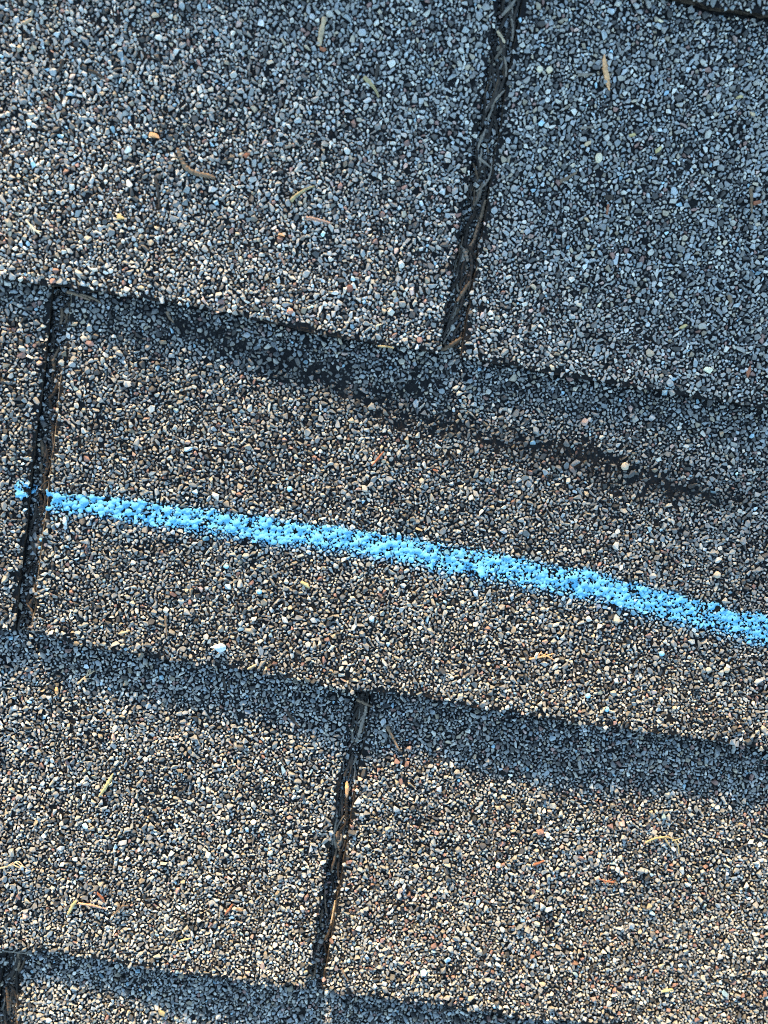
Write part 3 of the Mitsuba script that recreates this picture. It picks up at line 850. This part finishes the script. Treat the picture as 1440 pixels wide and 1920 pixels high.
CATEGORY = {'straw': 'straw', 'dry_twig': 'twig', 'dry_sprig': 'twig', 'bark_chip': 'bark chip'}
for i, (name, style, tone, width, path, label) in enumerate(DEBRIS):
    r_ = np.random.default_rng(500 + i)
    p = np.array(path, float)
    width = 0.85 * width if style != 'chip' else width
    z = []
    for x, y in p:
        h = resting(x, y)
        z.append(h if h is not None else floor_height(x, y) + 0.8)
    in_gap = ' gap' in label and ('gap' in label.split('the')[-1]) and name != 'dry_sprig' and style != 'chip' and abs(p[:, 0].mean() - 31.8) < 6 or 'lower gap' in label and abs(p[:, 0].mean() - 20.8) < 5
    z = np.maximum(np.array(z), max(z) - 0.4) + width * 0.22
    if in_gap:
        z = np.array([floor_height(x, y) for x, y in p]) + 2.3
    if style == 'chip':
        d = p[-1] - p[0]
        v, f = chip_mesh(np.hypot(*d) + width * 0.35, width, 0.55, r_)
        a, t = math.atan2(d[1], d[0]), r_.normal(0, 0.22)
        v = v @ np.array([[math.cos(t), 0, math.sin(t)], [0, 1, 0], [-math.sin(t), 0, math.cos(t)]]).T
        v = v @ np.array([[math.cos(a), -math.sin(a), 0], [math.sin(a), math.cos(a), 0], [0, 0, 1]]).T
        v = v + [*p.mean(0), z.mean() + 0.25]
    else:
        pieces = litter(style, np.column_stack([p, z]), width, r_)
        v, f = pieces[0] if style == 'sprig' else pieces
    if style == 'sprig':
        key = key_for(name)
        for v, f in pieces:
            if 'standing off' in label:
                v[:, 2] += 3.5 * smooth(p[:, 0].min(), p[:, 0].max(), v[:, 0])
            add(key_for(key + '__stem') if v is pieces[0][0] else key_for(key + '__side_twig'), v, f, 'm_debris', tint(v, TONES[tone], r_, 0.35), True)
        labels[key] = {'label': label, 'category': 'twig'}
        continue
    thing(name, label, CATEGORY[name], v, f, 'm_debris', tint(v, TONES[tone], r_, 0.35), smooth_angle=False if style == 'chip' else True)

pebble_lib = hull_library(30, 70, 77)
for i, (name, tone, w, h, at, label) in enumerate(PEBBLES):
    r_ = np.random.default_rng(900 + i)
    z = resting(*at)
    z = floor_height(*at) + 1.0 if z is None else z
    if 'in the left gap' in label:
        z = floor_height(*at) + 1.2
    p, f = pebble_lib[i]
    thick = 0.42 * min(w, h) if name != 'chalk_chip' else 0.36 * min(w, h)
    v = p * [w / 2 * 1.05, h / 2 * 1.05, thick] + [*at, z + 0.35 * thick]
    if name == 'chalk_chip':
        v, f = chip_mesh(w, h, 0.28 * h, r_)
        v[:, 2] += 0.12 * h * np.sin(v[:, 0] * 1.3)
        v = v @ np.array([[0.97, 0.2, 0.1], [-0.2, 0.97, 0.0], [-0.1, 0.0, 1.0]]) + [*at, z + 0.2 * h]
    thing(name, label, {'chalk_chip': 'chip', 'chalk_crumb': 'chalk crumb', 'pebble': 'pebble'}[name], v, f, 'm_debris', tint(v, TONES[tone], r_, 0.14), smooth_angle=name != 'chalk_chip')

# ------------------------------------------------------------------ twigs packed in the cutouts, one by one, and the dirt under them
PACK = [(1, 0, (2, 142), 95, 'dark brown dry twig packed in the upper right gap', 'twigs packed in the upper right gap'),
        (2, 0, (-139, 0), 46, 'dark dry twig lying deep in the left gap', 'twigs lying in the left gap'),
        (3, 0, (-278, -143), 70, 'dark brown dry twig packed in the lower gap', 'twigs packed in the lower gap'),
        (4, 0, (-330, -284), 42, 'grey brown dry twig packed in the bottom left gap', 'twigs packed in the bottom left gap')]
for q_, (c, k, (v0, v1), count, label, group) in enumerate(PACK):
    r_ = np.random.default_rng(1300 + q_)
    for i in range(count):
        vm = r_.uniform(v0, v1)
        if c == 3 and vm < -225 and r_.uniform() < 0.6:
            vm = r_.uniform(-225, v1)
        length = r_.uniform(4, 15) if c != 2 else r_.uniform(3, 9)
        ang = 90 * DEG + r_.normal(0, 0.33)
        l, r = (float(x) for x in gap_sides(c, vm, 0))
        um = r_.uniform(l + 1.2, r - 1.2)
        dx = np.clip(length / 2 * math.cos(ang), -(r - l) / 2 + 0.8, (r - l) / 2 - 0.8)
        dy = length / 2 * math.sin(ang)
        mx, my = um + r_.normal(0, 0.6), vm
        ends = np.array([[um - dx, vm - dy], [mx, my], [um + dx, vm + dy]])
        for e in ends:
            le, re = (float(x) for x in gap_sides(c, e[1], 0))
            e[0] = np.clip(e[0], le + 0.9, re - 0.9)
            e[1] = np.clip(e[1], v0 - 1, v1)
        depth = (0.7 + 2.2 * r_.uniform() ** 1.3) if c != 2 else 0.9 + 1.0 * r_.uniform()
        z = np.array([floor_height(*e) for e in ends])
        if z.max() - z.min() > 2.5:
            z[:] = z.min()
        z = z + depth + r_.normal(0, 0.25, 3)
        style = r_.choice(['twig', 'braid', 'needle', 'braid'])
        w = r_.uniform(0.7, 1.6)
        v, f = litter(style, np.column_stack([ends, z]), w, r_)
        tone = np.array(TONES[r_.choice(['dark', 'brown', 'grey', 'dark', 'dark'] if c != 2 else ['dark', 'dark', 'brown'])]) * r_.uniform(0.35, 0.95)
        thing('dry_twig', label, 'twig', v, f, 'm_debris', tint(v, tone, r_, 0.4), group=group, smooth_angle=True)
dirt = []
r_ = np.random.default_rng(77)
for c, k, (v0, v1), count, *_ in PACK:
    n = 1200 if c != 2 else 1500
    v = r_.uniform(v0, v1, n)
    l, r = gap_sides(c, v, 0)
    u = l + (r - l) * r_.uniform(0.05, 0.95, n)
    z = np.array([floor_height(a, b) for a, b in zip(u, v)]) + r_.uniform(0.2, 1.5, n)
    rad = r_.uniform(0.25, 0.8, n)
    dirt.append((np.stack([u, v, z], -1), np.stack([rad * 1.6, rad * 0.7, rad * 0.6], -1), rotations(n, 0.5, r_),
                 np.array([0.04, 0.034, 0.03]) * np.exp(r_.normal(0, 0.4, (n, 1)))))
v, f, col = stones(small_lib, *[np.concatenate([d[i] for d in dirt]) for i in range(4)], r_)
thing('dirt', 'dark crumbled bark and dirt filling the bottom of the gaps', 'dirt', v, f, 'm_debris', col, kind='stuff')

# ------------------------------------------------------------------ an unseen box added further up the roof to shade the upper right of the patch
L_DIR = np.array([math.sin(SUN_AZ), -math.cos(SUN_AZ)])
SKY_D = 1300.0
ORIGIN = np.array([0.0, 2.0]) - SKY_D * L_DIR
RISE = 0.144


def shade_box(u0, u1, v0, v1, z0, top, lip=0.0):
    """A box on the roof whose top follows top + RISE * u."""
    q = np.array([[u, v, z] for z in (0, 1) for u, v in ((u0, v0), (u1, v0), (u1, v1), (u0, v1))], float)
    q[:4, 2] = z0
    q[4:, 2] = top + RISE * (q[4:, 0] - ORIGIN[0])
    if z0 is None or lip:
        q[:4, 2] = q[4:, 2] - lip
    f = np.array([[0, 2, 1], [0, 3, 2], [4, 5, 6], [4, 6, 7], [0, 1, 5], [0, 5, 4], [1, 2, 6], [1, 6, 5], [2, 3, 7], [2, 7, 6], [3, 0, 4], [3, 4, 7]])
    return q, f


TOPZ = SKY_D * math.tan(SUN_EL)
a, b, c0, d0 = ORIGIN[0] - 480, ORIGIN[0] + 520, ORIGIN[1], ORIGIN[1] + 620
scene['m_flashing'] = {'type': 'principled', 'base_color': {'type': 'rgb', 'value': [0.10, 0.085, 0.07]}, 'roughness': 0.45, 'metallic': 0.4}
scene['m_pane'] = {'type': 'twosided', 'bsdf': {'type': 'principled', 'base_color': {'type': 'rgb', 'value': [0.03, 0.035, 0.04]}, 'roughness': 0.08, 'specular': 0.6}}
rim = [shade_box(a, b, c0, c0 + 60, 0, TOPZ, 40), shade_box(a, b, d0 - 60, d0, 0, TOPZ, 40),
       shade_box(a, a + 60, c0 + 60, d0 - 60, 0, TOPZ, 40), shade_box(b - 60, b, c0 + 60, d0 - 60, 0, TOPZ, 40)]
v, f = join(rim)
add('added_shade_box__frame', v, f, 'm_flashing')
v, f = shade_box(a + 8, b - 8, c0 + 8, d0 - 8, -5, TOPZ - 41)
add('added_shade_box__curb', v, f, 'm_flashing')
v, f = shade_box(a + 60, b - 60, c0 + 60, d0 - 60, 0, TOPZ - 8, 6)
add('added_shade_box__pane', v, f, 'm_pane')
labels['added_shade_box'] = {'label': 'unseen brown framed box added further up the roof to cast shade', 'category': 'added_shade_box'}
